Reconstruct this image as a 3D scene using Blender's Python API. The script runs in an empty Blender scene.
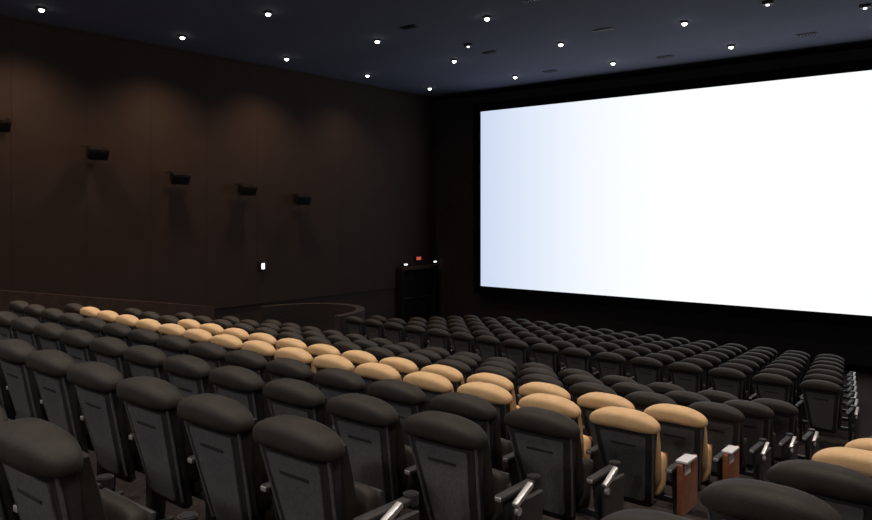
import bpy, bmesh, math, random
from mathutils import Vector, Matrix
random.seed(4)
S = bpy.context.scene
COL = S.collection
try:
    S.view_settings.view_transform = 'Standard'
    S.view_settings.look = 'None'
except Exception: pass

EYE = 3.96                       # camera height above the front floor
def Z(d): return EYE + d

# ---------------------------------------------------------------- materials
def mat(name, col, rough=0.6, metal=0.0, noise=0.0, nscale=20, bump=0.0, bscale=80, emis=None, estr=0, spec=0.5, sheen=0):
    m = bpy.data.materials.new(name); m.use_nodes = True
    nt = m.node_tree; b = nt.nodes['Principled BSDF']
    b.inputs['Base Color'].default_value = (*col, 1)
    b.inputs['Roughness'].default_value = rough
    b.inputs['Metallic'].default_value = metal
    b.inputs['Specular IOR Level'].default_value = spec
    tc = nt.nodes.new('ShaderNodeTexCoord')
    if noise > 0:
        n = nt.nodes.new('ShaderNodeTexNoise'); n.inputs['Scale'].default_value = nscale
        n.inputs['Detail'].default_value = 5
        nt.links.new(tc.outputs['Object'], n.inputs['Vector'])
        r = nt.nodes.new('ShaderNodeValToRGB')
        r.color_ramp.elements[0].position = .3; r.color_ramp.elements[1].position = .7
        r.color_ramp.elements[0].color = (*[c*(1-noise) for c in col], 1)
        r.color_ramp.elements[1].color = (*[min(1, c*(1+noise)) for c in col], 1)
        nt.links.new(n.outputs['Fac'], r.inputs['Fac'])
        nt.links.new(r.outputs['Color'], b.inputs['Base Color'])
    if bump > 0:
        n2 = nt.nodes.new('ShaderNodeTexNoise'); n2.inputs['Scale'].default_value = bscale
        nt.links.new(tc.outputs['Object'], n2.inputs['Vector'])
        bp = nt.nodes.new('ShaderNodeBump'); bp.inputs['Strength'].default_value = bump
        bp.inputs['Distance'].default_value = .01
        nt.links.new(n2.outputs['Fac'], bp.inputs['Height'])
        nt.links.new(bp.outputs['Normal'], b.inputs['Normal'])
    if emis:
        b.inputs['Emission Color'].default_value = (*emis, 1)
        b.inputs['Emission Strength'].default_value = estr
    return m

M_leather = mat('dark_leather', (.029, .0248, .0218), .65, noise=.25, nscale=9, bump=.15, bscale=120, spec=.3)
M_tan     = mat('tan_leather', (.74, .50, .27), .6, noise=.1, nscale=9, bump=.1, bscale=120, spec=.3)
M_shell   = mat('seat_shell_plastic', (.038, .038, .040), .55, noise=.15, nscale=12, spec=.4)
M_panel   = mat('seat_back_fabric', (.135, .137, .145), .7, noise=.2, nscale=60, bump=.2, bscale=300, spec=.3)
M_metal   = mat('brushed_metal', (.62, .62, .64), .4, metal=.6)
M_dmetal  = mat('dark_metal', (.05, .05, .055), .4, metal=.5)
M_wood    = mat('red_brown_wood', (.27, .095, .045), .45, noise=.3, nscale=14)
M_white   = mat('white_laminate', (.75, .76, .8), .35)
M_carpet  = mat('dark_carpet', (.040, .032, .031), .95, noise=.35, nscale=30, bump=.4, bscale=200, spec=.1)
M_aisle   = mat('aisle_carpet', (.15, .12, .115), .95, noise=.35, nscale=30, bump=.4, bscale=200, spec=.1)
M_wall    = mat('brown_acoustic_fabric', (.048, .037, .033), .95, noise=.05, nscale=2, bump=.2, bscale=150, spec=.1)
M_front   = mat('black_front_fabric', (.042, .038, .040), .95, noise=.1, nscale=5, spec=.1)
M_ceil    = mat('dark_ceiling_paint', (.125, .138, .190), .9, noise=.06, nscale=.6, bump=.1, bscale=60, spec=.1)
M_black   = mat('black_velour', (.006, .006, .007), .9, spec=.1)
M_brown   = mat('brown_partition', (.065, .042, .036), .9, noise=.15, nscale=8, spec=.1)
M_grey    = mat('grey_parapet_carpet', (.05, .042, .041), .95, noise=.2, nscale=20, spec=.1)
M_speaker = mat('speaker_cabinet_black', (.014, .012, .012), .9, spec=.1)
M_grille  = mat('speaker_grille_cloth', (.015, .013, .013), .95, spec=.1)
M_lamp    = mat('downlight_lens', (1, 1, 1), .4, emis=(1, .95, .88), estr=12)
M_wlamp   = mat('wall_light_lens', (1, 1, 1), .4, emis=(.95, .98, 1), estr=2.0)
M_red     = mat('exit_sign_red', (.6, .05, .03), .4, emis=(1, .14, .10), estr=.5)

# screen material: projected light, slightly cooler and dimmer towards the left margin
M_screen = bpy.data.materials.new('projected_screen'); M_screen.use_nodes = True
nt = M_screen.node_tree; nt.nodes.clear()
o = nt.nodes.new('ShaderNodeOutputMaterial'); e = nt.nodes.new('ShaderNodeEmission')
tc = nt.nodes.new('ShaderNodeTexCoord'); sx = nt.nodes.new('ShaderNodeSeparateXYZ'); r = nt.nodes.new('ShaderNodeValToRGB')
nt.links.new(tc.outputs['Object'], sx.inputs[0])
mr = nt.nodes.new('ShaderNodeMapRange'); mr.inputs[1].default_value = -14.9; mr.inputs[2].default_value = -.3
nt.links.new(sx.outputs['X'], mr.inputs[0]); nt.links.new(mr.outputs[0], r.inputs[0])
nt.links.new(r.outputs[0], e.inputs[0]); nt.links.new(e.outputs[0], o.inputs[0])
e.inputs[1].default_value = 1.08
cr = r.color_ramp
cr.elements[0].position = 0; cr.elements[0].color = (.57, .65, .82, 1)
cr.elements[1].position = 1; cr.elements[1].color = (.93, .96, 1, 1)
a = cr.elements.new(.12); a.color = (.68, .75, .88, 1)
a = cr.elements.new(.28); a.color = (.84, .88, .94, 1)
a = cr.elements.new(.45); a.color = (.94, .96, .98, 1)

# ---------------------------------------------------------------- mesh helpers
class MB:
    def __init__(s): s.v = []; s.f = []; s.m = []; s.mats = []
    def mi(s, m):
        if m not in s.mats: s.mats.append(m)
        return s.mats.index(m)
    def add(s, vs, fs, m):
        k = len(s.v); s.v += [tuple(v) for v in vs]; i = s.mi(m)
        for f in fs: s.f.append([k+q for q in f]); s.m.append(i)
    def bm(s, b, m):
        b.verts.ensure_lookup_table(); b.verts.index_update()
        s.add([v.co[:] for v in b.verts], [[v.index for v in f.verts] for f in b.faces], m); b.free()
    def box(s, c, h, m, bev=0.0, rot=None, seg=2):
        b = bmesh.new(); bmesh.ops.create_cube(b, size=2)
        bmesh.ops.scale(b, vec=Vector(h), verts=b.verts)
        if bev > 0: bmesh.ops.bevel(b, geom=b.edges[:], offset=bev, segments=seg, profile=.5, affect='EDGES')
        if rot is not None: bmesh.ops.transform(b, matrix=rot, verts=b.verts)
        bmesh.ops.translate(b, vec=Vector(c), verts=b.verts); s.bm(b, m)
    def cyl(s, c, r, h, m, rot=None, n=16, r2=None):
        b = bmesh.new(); bmesh.ops.create_cone(b, cap_ends=True, segments=n, radius1=r, radius2=r if r2 is None else r2, depth=h)
        if rot is not None: bmesh.ops.transform(b, matrix=rot, verts=b.verts)
        bmesh.ops.translate(b, vec=Vector(c), verts=b.verts); s.bm(b, m)
    def sell(s, c, h, m, p=.5, q=.5, nu=28, nv=14, fn=None):
        sg = lambda a, e: math.copysign(abs(a)**e, a)
        vs = []; fs = []
        for j in range(1, nv):
            ph = -math.pi/2 + math.pi*j/nv
            for i in range(nu):
                th = 2*math.pi*i/nu
                vs.append([h[0]*sg(math.cos(ph), p)*sg(math.cos(th), q), h[1]*sg(math.cos(ph), p)*sg(math.sin(th), q), h[2]*sg(math.sin(ph), p)])
        b0 = len(vs); vs.append([0, 0, -h[2]]); vs.append([0, 0, h[2]])
        for j in range(nv-2):
            for i in range(nu):
                a = j*nu+i; b = j*nu+(i+1) % nu
                fs.append([a, b, b+nu, a+nu])
        for i in range(nu):
            fs.append([b0, (i+1) % nu, i]); t = (nv-2)*nu
            fs.append([b0+1, t+i, t+(i+1) % nu])
        if fn: vs = [fn(*v) for v in vs]
        s.add([(v[0]+c[0], v[1]+c[1], v[2]+c[2]) for v in vs], fs, m)
    def loft(s, rings, m, n=24, q=.35):
        sg = lambda a, e: math.copysign(abs(a)**e, a)
        vs = []; fs = []
        for (cx, cy, cz, hx, hy) in rings:
            for i in range(n):
                t = 2*math.pi*i/n
                vs.append((cx+hx*sg(math.cos(t), q), cy+hy*sg(math.sin(t), q), cz))
        for j in range(len(rings)-1):
            for i in range(n):
                a = j*n+i; b = j*n+(i+1) % n
                fs.append([a, b, b+n, a+n])
        fs.append(list(range(n))[::-1]); fs.append([(len(rings)-1)*n+i for i in range(n)])
        s.add(vs, fs, m)
    def mesh(s, name, smooth=True, ang=40):
        me = bpy.data.meshes.new(name); me.from_pydata(s.v, [], s.f)
        for m in s.mats: me.materials.append(m)
        me.polygons.foreach_set('material_index', s.m)
        me.update()
        if smooth:
            me.shade_smooth()
            try: me.set_sharp_from_angle(angle=math.radians(ang))
            except Exception: pass
        return me
def obj(name, me, loc=(0, 0, 0), rz=0):
    ob = bpy.data.objects.new(name, me); COL.objects.link(ob)
    ob.location = loc; ob.rotation_euler = (0, 0, rz); return ob

# ---------------------------------------------------------------- seat (faces +Y, origin on the floor, cushion tipped up)
def seat_mesh(name, head, pan):
    b = MB()
    LEAN = .24
    yb = lambda z: .18-(z-.24)*LEAN
    # back shell: tapering, reclined
    R = []
    for z, hx, hy in [(.24, .14, .02), (.26, .165, .035), (.40, .18, .045), (.55, .200, .05), (.70, .222, .05), (.82, .240, .05), (.90, .245, .045), (.93, .23, .03)]:
        R.append((0, yb(z), z, hx, hy))
    b.loft(R, M_shell)
    # inset rear panel with a lighter tone
    R = []
    for z, hx in [(.30, .115), (.32, .130), (.50, .146), (.66, .166), (.80, .186), (.82, .18)]:
        R.append((0, yb(z)-.048, z, hx, .010))
    b.loft(R, M_panel, q=.25)
    rr = Matrix.Rotation(math.atan(LEAN), 4, 'X')
    b.box((0, yb(.735)-.058, .735), (.10, .005, .008), M_shell, .003, rr)
    # shell edge piping
    for sgn in (-1, 1):
        for k in range(10):
            z0 = .30+k*.056; z1 = z0+.058
            w = lambda z: .175+(z-.30)*.118
            p0 = Vector((sgn*w(z0), yb(z0)-.038, z0)); p1 = Vector((sgn*w(z1), yb(z1)-.038, z1))
            d = p1-p0
            b.cyl((p0+p1)/2, .008, d.length, M_panel, d.to_track_quat('Z', 'Y').to_matrix().to_4x4(), n=8)
    # front padding
    R = []
    for z, hx, hy in [(.42, .2, .03), (.45, .215, .04), (.60, .228, .05), (.75, .238, .045), (.90, .238, .04)]:
        R.append((0, yb(z)+.06, z, hx, hy))
    b.loft(R, head)
    # winged headrest roll, thin, overhanging to the rear, drooping at the ends
    def arch(x, y, z):
        t = abs(x)/.275
        k = 1 - .20*t**3
        return (x, y*k + .03*t*t, z*k - .045*t**2.3)
    b.sell((0, -.005, .930), (.275, .10, .070), head, p=.66, q=.55, nu=40, nv=18, fn=arch)
    # tip-up cushion
    def fold(x, y, z):
        a = math.radians(78); return (x, y*math.cos(a)-z*math.sin(a), y*math.sin(a)+z*math.cos(a))
    b.sell((0, .285, .47), (.215, .17, .05), head, p=.4, q=.35, fn=fold)
    b.box((0, .345, .465), (.20, .15, .016), pan, .013, Matrix.Rotation(math.radians(78), 4, 'X'))
    # cross beam & hinge
    b.box((0, .26, .31), (.315, .03, .022), M_dmetal, .004)
    # armrest
    x = .325
    b.box((x, .25, .58), (.030, .17, .018), M_shell, .012, seg=3)
    b.loft([(x, .23, .0, .03, .13), (x, .23, .02, .03, .13), (x, .24, .03, .016, .06), (x, .25, .30, .016, .07), (x, .24, .50, .016, .10), (x, .24, .565, .018, .12)], M_shell, n=16, q=.5)
    b.cyl((x, .44, .585), .038, .05, M_shell, n=20)
    b.cyl((x, .44, .612), .032, .004, M_dmetal, n=20)
    b.box((x, .082, .58), (.020, .006, .012), M_metal, .003)
    return b.mesh(name)
ME_dark = seat_mesh('dark_seat', M_leather, M_shell)
ME_tan = seat_mesh('tan_seat', M_tan, M_wood)

# ---------------------------------------------------------------- layout
CUR = .004
def cy(x): return CUR*(x+2.4)**2
PITCH = .65
XL, XR, YB, YF, ZC = -17.1, 2.7, -3.2, 20.9, Z(4.19)
SH = {0: -.40, 1: -.20, 2: -.14, 3: -.12}
rows = []   # (Y, floor z)
for n in range(0, 9): rows.append((1.2+n-(.06 if n == 0 else 0), Z(-(1.76+.178*n)), n))
front = [(11.5+.95*k, Z(-(3.36+.1*k)), k) for k in range(7)]
def put(x, Y, zf, me, name):
    return obj(name, me, (x, Y+cy(x), zf), 2*CUR*(x+2.4))
for (Y, zf, n) in rows:
    xs = -2.44 + SH.get(n, 0)
    lim = {4: -11.6, 5: -10.4}.get(n, 99)
    k = 0
    while xs-k*PITCH > -12.3:
        X = xs-k*PITCH
        put(X, Y, zf, ME_tan if X > lim else ME_dark, 'cinema_seat'); k += 1
    for j in range(5):
        put(-.87+j*PITCH, Y, zf, ME_tan if n in (4, 5) else ME_dark, 'cinema_seat')
for (Y, zf, k) in front:
    xe = -.18*Y-.34
    i = 0
    while xe-i*PITCH > -12.5:
        put(xe-i*PITCH, Y, zf, ME_dark, 'cinema_seat'); i += 1

# aisle end armrests
def end_arm(wood):
    b = MB()
    if wood:
        b.box((.03, .25, .45), (.016, .16, .19), M_wood, .01)
        b.box((.03, .085, .45), (.020, .010, .19), M_wood, .004)
        b.box((.035, .20, .655), (.045, .10, .010), M_white, .006)
        b.box((.048, .19, .585), (.004, .055, .035), M_white, .002)
    else:
        b.loft([(0.03, .25, .12, .012, .10), (0.03, .25, .30, .016, .13), (0.03, .25, .56, .016, .15)], M_shell, n=16, q=.4)
        r = Matrix.Rotation(math.radians(24), 4, 'X')
        b.box((.045, .18, .60), (.018, .09, .015), M_metal, .008, r)
        b.cyl((.052, .12, .53), .022, .02, M_metal, Matrix.Rotation(math.pi/2, 4, 'Y'), n=16)
    b.box((.03, .25, .06), (.02, .14, .06), M_dmetal, .006)
    return b.mesh('row_end_arm')
ME_ew, ME_em = end_arm(True), end_arm(False)
for (Y, zf, n) in rows:
    x = -2.44+.375+SH.get(n, 0)
    obj('row_end_armrest', ME_ew if n in (4, 5) else ME_em, (x, Y, zf))
    o_ = obj('row_end_armrest', ME_ew if n in (4, 5) else ME_em, (-.87-.28, Y, zf)); o_.scale.x = -1
for (Y, zf, k) in front:
    obj('row_end_armrest', ME_em, (-.18*Y+.035, Y, zf))

# ---------------------------------------------------------------- stepped floor
tiers = [(YB, -1.0, Z(-(1.76-.178*3)))]
for n in (-2, -1): tiers.append((1.2+n-.2, 1.2+n+.8, Z(-(1.76+.178*n))))
for (Y, zf, n) in rows:
    Y = 1.2+n
    tiers.append((Y-.2, Y+.8 if n < 8 else Y+1.3, zf))
for (Y, zf, k) in front:
    tiers.append((Y-.2 if k else 10.5, Y+.75 if k < 6 else YF+1.5, zf))
b = MB(); NX = 24
xsg = [XL+(XR-XL)*i/NX for i in range(NX+1)]
for t, (y0, y1, z) in enumerate(tiers):
    vs = []; fs = []
    for x in xsg:
        a0 = y0 + (0 if t == 0 else cy(x)); a1 = y1 + (0 if t == len(tiers)-1 else cy(x))
        zn = tiers[t+1][2] if t+1 < len(tiers) else z-.3
        vs += [(x, a0, z), (x, a1, z), (x, a1, zn)]
    for i in range(NX):
        k = 3*i
        fs.append([k, k+3, k+4, k+1]); fs.append([k+1, k+4, k+5, k+2])
    b.add(vs, fs, M_carpet)
obj('floor', b.mesh('floor', smooth=False))
# aisle: runner, half steps and metal nosings
b = MB()
for (y0, y1, z) in tiers[1:12]:
    b.box((-1.62, (y0+y1)/2+.1, z+.004), (.37, (y1-y0)/2-.12, .004), M_aisle)
    b.box((-1.62, y1+.18, z-.178/2-.03), (.37, .20, .034), M_aisle, .004)
    for yy, zz in ((y1-.02, z+.006), (y1+.37, z-.178/2+.008)):
        b.box((-1.62, yy, zz), (.36, .025, .008), M_metal, .002)
for (y0, y1, z) in tiers[12:19]:
    y1 = min(y1, 18)
    b.box((-1.35, (y0+y1)/2, z+.004), (.6, (y1-y0)/2-.03, .004), M_aisle)
    b.box((-1.35, y1-.02, z+.010), (.6, .022, .006), M_metal, .002)
obj('carpeted_aisle_steps', b.mesh('carpeted_aisle_steps', smooth=False))

# ---------------------------------------------------------------- room shell
def slab(name, c, h, m, **k):
    b = MB(); b.box(c, h, m, **k); return obj(name, b.mesh(name, smooth=False))
HZ = ZC+.1
slab('wall_left', (XL-.15, (YB+YF)/2, (HZ-1)/2+.0), (.15, (YF-YB)/2+.3, (HZ+1)/2), M_wall)
slab('wall_right', (XR+.15, (YB+YF)/2, (HZ-1)/2), (.15, (YF-YB)/2+.3, (HZ+1)/2), M_wall)
slab('wall_front', ((XL+XR)/2, YF+.15, (HZ-1)/2), ((XR-XL)/2, .15, (HZ+1)/2), M_front)
slab('wall_back', ((XL+XR)/2, YB-.15, (HZ-1)/2), ((XR-XL)/2, .15, (HZ+1)/2), M_wall)
slab('ceiling', ((XL+XR)/2, (YB+YF)/2, ZC+.15), ((XR-XL)/2+.3, (YF-YB)/2+.3, .15), M_ceil)
b = MB(); y = YB+.1
while y < 18.4:
    w = 1.6; y2 = min(y+w, 18.7)
    b.box((XL+.02, (y+y2)/2, (ZC+.3)/2+.6), (.02, (y2-y)/2-.0015, (ZC-1.2)/2-.05), M_wall, .002)
    y += w
obj('acoustic_wall_panels', b.mesh('acoustic_wall_panels', smooth=False))
slab('trim_1', (XL+.05, (YB+YF)/2, ZC-.03), (.05, (YF-YB)/2, .03), M_wall)
slab('trim_2', ((XL+XR)/2, YF-.05, ZC-.05), ((XR-XL)/2, .05, .05), M_black)
slab('baseboard_front', ((XL+XR)/2, YF-.02, .09), ((XR-XL)/2-.1, .02, .09), M_black)

# ---------------------------------------------------------------- screen
sx0, sx1, sz0, sz1 = -14.88, -.3, Z(-2.50), Z(3.47)
b = MB()
N = 24; vs = []; fs = []
for i in range(N+1):
    x = sx0+(sx1-sx0)*i/N; yy = YF-.30
    vs += [(x, yy, sz0), (x, yy, sz1)]
for i in range(N): k = 2*i; fs.append([k, k+2, k+3, k+1])
b.add(vs, fs, M_screen)
cxs = (sx0+sx1)/2; czs = (sz0+sz1)/2
fw = .14
for c, h in (((cxs, YF-.27, sz1+fw), ((sx1-sx0)/2+2*fw, .08, fw)), ((cxs, YF-.27, sz0-fw), ((sx1-sx0)/2+2*fw, .08, fw)),
             ((sx0-fw, YF-.27, czs), (fw, .08, (sz1-sz0)/2)), ((sx1+fw, YF-.27, czs), (fw, .08, (sz1-sz0)/2))):
    b.box(c, h, M_black, .01)
b.box((cxs, YF-.13, czs), ((sx1-sx0)/2, .06, (sz1-sz0)/2), M_black)
obj('cinema_screen', b.mesh('cinema_screen', smooth=False))

# ---------------------------------------------------------------- ceiling downlights
b = MB()
b.cyl((0, 0, -.012), .090, .024, M_dmetal, n=28)
b.cyl((0, 0, -.034), .066, .020, M_dmetal, n=28, r2=.08)
b.sell((0, 0, -.048), (.054, .054, .044), M_lamp, p=1, q=1, nu=20, nv=10)
ME_dl = b.mesh('downlight')
for gx in (-15.75, -12.45, -9.2, -6.05, -2.8, .4):
    for gy in (0.1, 3.3, 6.5, 9.7, 12.9, 16.0, 19.0):
        jx, jy = random.uniform(-.05, .05), random.uniform(-.06, .06)
        if gy == 6.5: jy += .1
        ob = obj('ceiling_downlight', ME_dl, (gx+jx, gy+jy, ZC))
        L = bpy.data.lights.new('downlight_lamp', 'SPOT'); L.energy = 360; L.color = (1, .87, .75)
        L.spot_size = math.radians(94); L.spot_blend = 1.0; L.shadow_soft_size = .15
        if gx < -15: L.energy = 350; L.color = (1, .64, .42); L.spot_size = math.radians(130); L.shadow_soft_size = .28
        if gy > 18: L.energy *= .08
        elif gy > 15: L.energy *= .26 if gx > -15 else .45
        elif gy > 12: L.energy *= .32 if gx > -15 else .85
        lo = bpy.data.objects.new('lamp', L); COL.objects.link(lo); lo.parent = ob; lo.location = (0, 0, -.11)
# vents
b = MB()
b.box((0, 0, -.010), (.22, .09, .010), M_dmetal, .006)
for k in range(6): b.box((-.17+.068*k, 0, -.022), (.010, .075, .008), M_black, rot=Matrix.Rotation(.5, 4, 'Y'))
ME_v = b.mesh('vent')
for p in ((-11, 12.5), (-11.1, 15.8), (-7.75, 15.5), (-7.8, 19.2), (-4.25, 18.9), (-11.2, 19), (-7.7, 12.4), (-7.7, 9.3), (-11, 9.3)): obj('ceiling_air_vent', ME_v, (*p, ZC))
b = MB(); b.box((0, 0, -.03), (.10, .05, .03), M_dmetal, .01); b.cyl((0, 0, -.07), .035, .03, M_wlamp)
ME_e = b.mesh('em')
for p in ((-11.0, 14.7), (-4.2, 15.5), (-2.75, 17.0)): obj('emergency_ceiling_light', ME_e, (*p, ZC))

# ---------------------------------------------------------------- wall speakers
def speaker():
    b = MB()
    r = Matrix.Rotation(math.radians(24), 4, 'Y')
    bx = bmesh.new()
    v = [(-.14, -.16, -.10), (-.14, .16, -.10), (-.14, .16, .10), (-.14, -.16, .10), (.14, -.24, -.13), (.14, .24, -.13), (.14, .24, .13), (.14, -.24, .13)]
    vv = [bx.verts.new(p) for p in v]
    for f in ((0, 1, 2, 3), (7, 6, 5, 4), (0, 4, 5, 1), (1, 5, 6, 2), (2, 6, 7, 3), (3, 7, 4, 0)): bx.faces.new([vv[i] for i in f])
    bmesh.ops.recalc_face_normals(bx, faces=bx.faces)
    bmesh.ops.bevel(bx, geom=bx.edges[:], offset=.015, segments=2, affect='EDGES')
    bmesh.ops.transform(bx, matrix=r, verts=bx.verts); bmesh.ops.translate(bx, vec=(.28, 0, 0), verts=bx.verts)
    b.bm(bx, M_speaker)
    p = r @ Vector((.145, 0, 0))
    b.box((.28+p.x, 0, p.z), (.012, .21, .105), M_grille, .006, r)
    b.box((.02, 0, .05), (.02, .08, .12), M_speaker, .005)
    b.box((.11, 0, .08), (.09, .02, .02), M_speaker, .004)
    b.box((.18, 0, .135), (.02, .30, .012), M_speaker, .004)
    return b.mesh('speaker')
ME_sp = speaker()
for y, z in ((6.1, 1.85), (8.2, 1.38), (10.3, .88), (12.35, .64), (14.3, .40), (4.1, 2.3), (2.1, 2.7)):
    obj('wall_speaker', ME_sp, (XL+.04, y, Z(z)))

b = MB(); b.box((.04, 0, 0), (.04, .09, .12), M_dmetal, .012); b.box((.085, 0, .0), (.012, .05, .08), M_wlamp, .008)
obj('wall_light', b.mesh('wall_light'), (XL+.04, 13.05, Z(-1.50)))

# ---------------------------------------------------------------- exit door at the front left corner
b = MB()
y0, y1, zt = 18.85, 20.55, 2.0
D0 = XL+.006
b.box((D0+.12, y0-.05, 1.0), (.12, .06, 1.06), M_speaker, .01)
b.box((D0+.12, y1+.05, 1.0), (.12, .06, 1.06), M_speaker, .01)
b.box((D0+.14, (y0+y1)/2, zt+.05), (.14, .95, .06), M_brown, .01)
for s in (-1, 1):
    yc = (y0+y1)/2+s*.41
    b.box((D0+.03, yc, 1.0), (.03, .40, .98), M_speaker, .006)
    b.box((D0+.10, yc, 1.0), (.02, .3, .02), M_dmetal, .008)
    b.box((D0+.065, yc+s*-.12, 1.5), (.006, .09, .25), M_grille, .004)
obj('door_1', b.mesh('door_1'))
b = MB(); b.box((0, 0, 0), (.05, .14, .08), M_dmetal, .01); b.box((.052, 0, 0), (.006, .12, .055), M_red, .004)
obj('exit_sign', b.mesh('exit_sign'), (XL+.06, 19.8, Z(-1.60)))
b = MB(); b.box((0, 0, 0), (.05, .09, .05), M_dmetal, .01)
for s in (-1, 1): b.cyl((.06, s*.045, 0), .028, .03, M_wlamp, Matrix.Rotation(math.pi/2, 4, 'Y'))
ME_el = b.mesh('el')
obj('emergency_wall_light', ME_el, (XL+.06, 19.1, Z(-1.78)))
obj('emergency_wall_light', ME_el, (XL+.06, 20.7, Z(-1.76)))

# ---------------------------------------------------------------- side partition and curved parapet
b = MB()
vs = []; xw = -14.0
def pz(y): return Z(-1.34-.165*(y-5.15))
ys = [-2.5, 0, 2, 4, 6, 8, 9.4]
for y in ys:
    t = pz(y)
    vs += [(xw-.08, y, t-1.3), (xw+.08, y, t-1.3), (xw+.08, y, t), (xw-.08, y, t)]
fs = [[0, 1, 2, 3], [len(vs)-1, len(vs)-2, len(vs)-3, len(vs)-4]]
for i in range(len(ys)-1):
    k = 4*i
    for a in range(4): fs.append([k+a, k+4+a, k+4+(a+1) % 4, k+(a+1) % 4])
b.add(vs, fs, M_brown)
obj('sloped_partition_wall', b.mesh('sloped_partition_wall', smooth=False))
b = MB(); vs = []; fs = []; n = 28
for i in range(n+1):
    a = math.pi*(i/n)
    for rr, zz in ((1.5, 0), (1.5, 1), (1.3, 1), (1.3, 0)):
        vs.append((-14.45+rr*math.cos(a), 12.2+rr*math.sin(a)*1.2, Z(-3.36)-.4+zz*1.30))
for i in range(n):
    k = 4*i
    for c in range(4): fs.append([k+c, k+(c+1) % 4, k+4+(c+1) % 4, k+4+c])
fs += [[0, 1, 2, 3], [4*n+3, 4*n+2, 4*n+1, 4*n]]
b.add(vs, fs, M_grey)
obj('curved_parapet', b.mesh('curved_parapet', ang=50))

# fill lights added out of view on the back wall to brighten seat backs
b = MB(); b.box((0, .05, 0), (.16, .05, .10), M_dmetal, .02); b.box((0, .11, 0), (.13, .012, .07), M_lamp, .01)
ME_bl = b.mesh('added_fill_fixture')
for x in (-14, -9.5, -5, -.8):
    ob = obj('added_back_fill_light', ME_bl, (x, YB+.01, Z(2.0)))
    L = bpy.data.lights.new('added_back_fill_lamp', 'POINT'); L.energy = 125; L.color = (1, .93, .88); L.shadow_soft_size = .15
    if x < -12: L.energy = 50
    lo = bpy.data.objects.new('lamp', L); COL.objects.link(lo); lo.parent = ob; lo.location = (0, .32, 0)

# ---------------------------------------------------------------- world + camera
w = bpy.data.worlds.new('dark'); S.world = w; w.use_nodes = True
w.node_tree.nodes['Background'].inputs[0].default_value = (.01, .01, .012, 1)
cam = bpy.data.cameras.new('camera'); co = bpy.data.objects.new('camera', cam); COL.objects.link(co)
co.location = (0, 0, EYE); co.rotation_euler = (math.radians(90), 0, math.radians(39.3))
cam.sensor_width = 36; cam.lens = 740/872*36; cam.shift_y = -47/872
cam.clip_start = .05; cam.clip_end = 200
S.camera = co
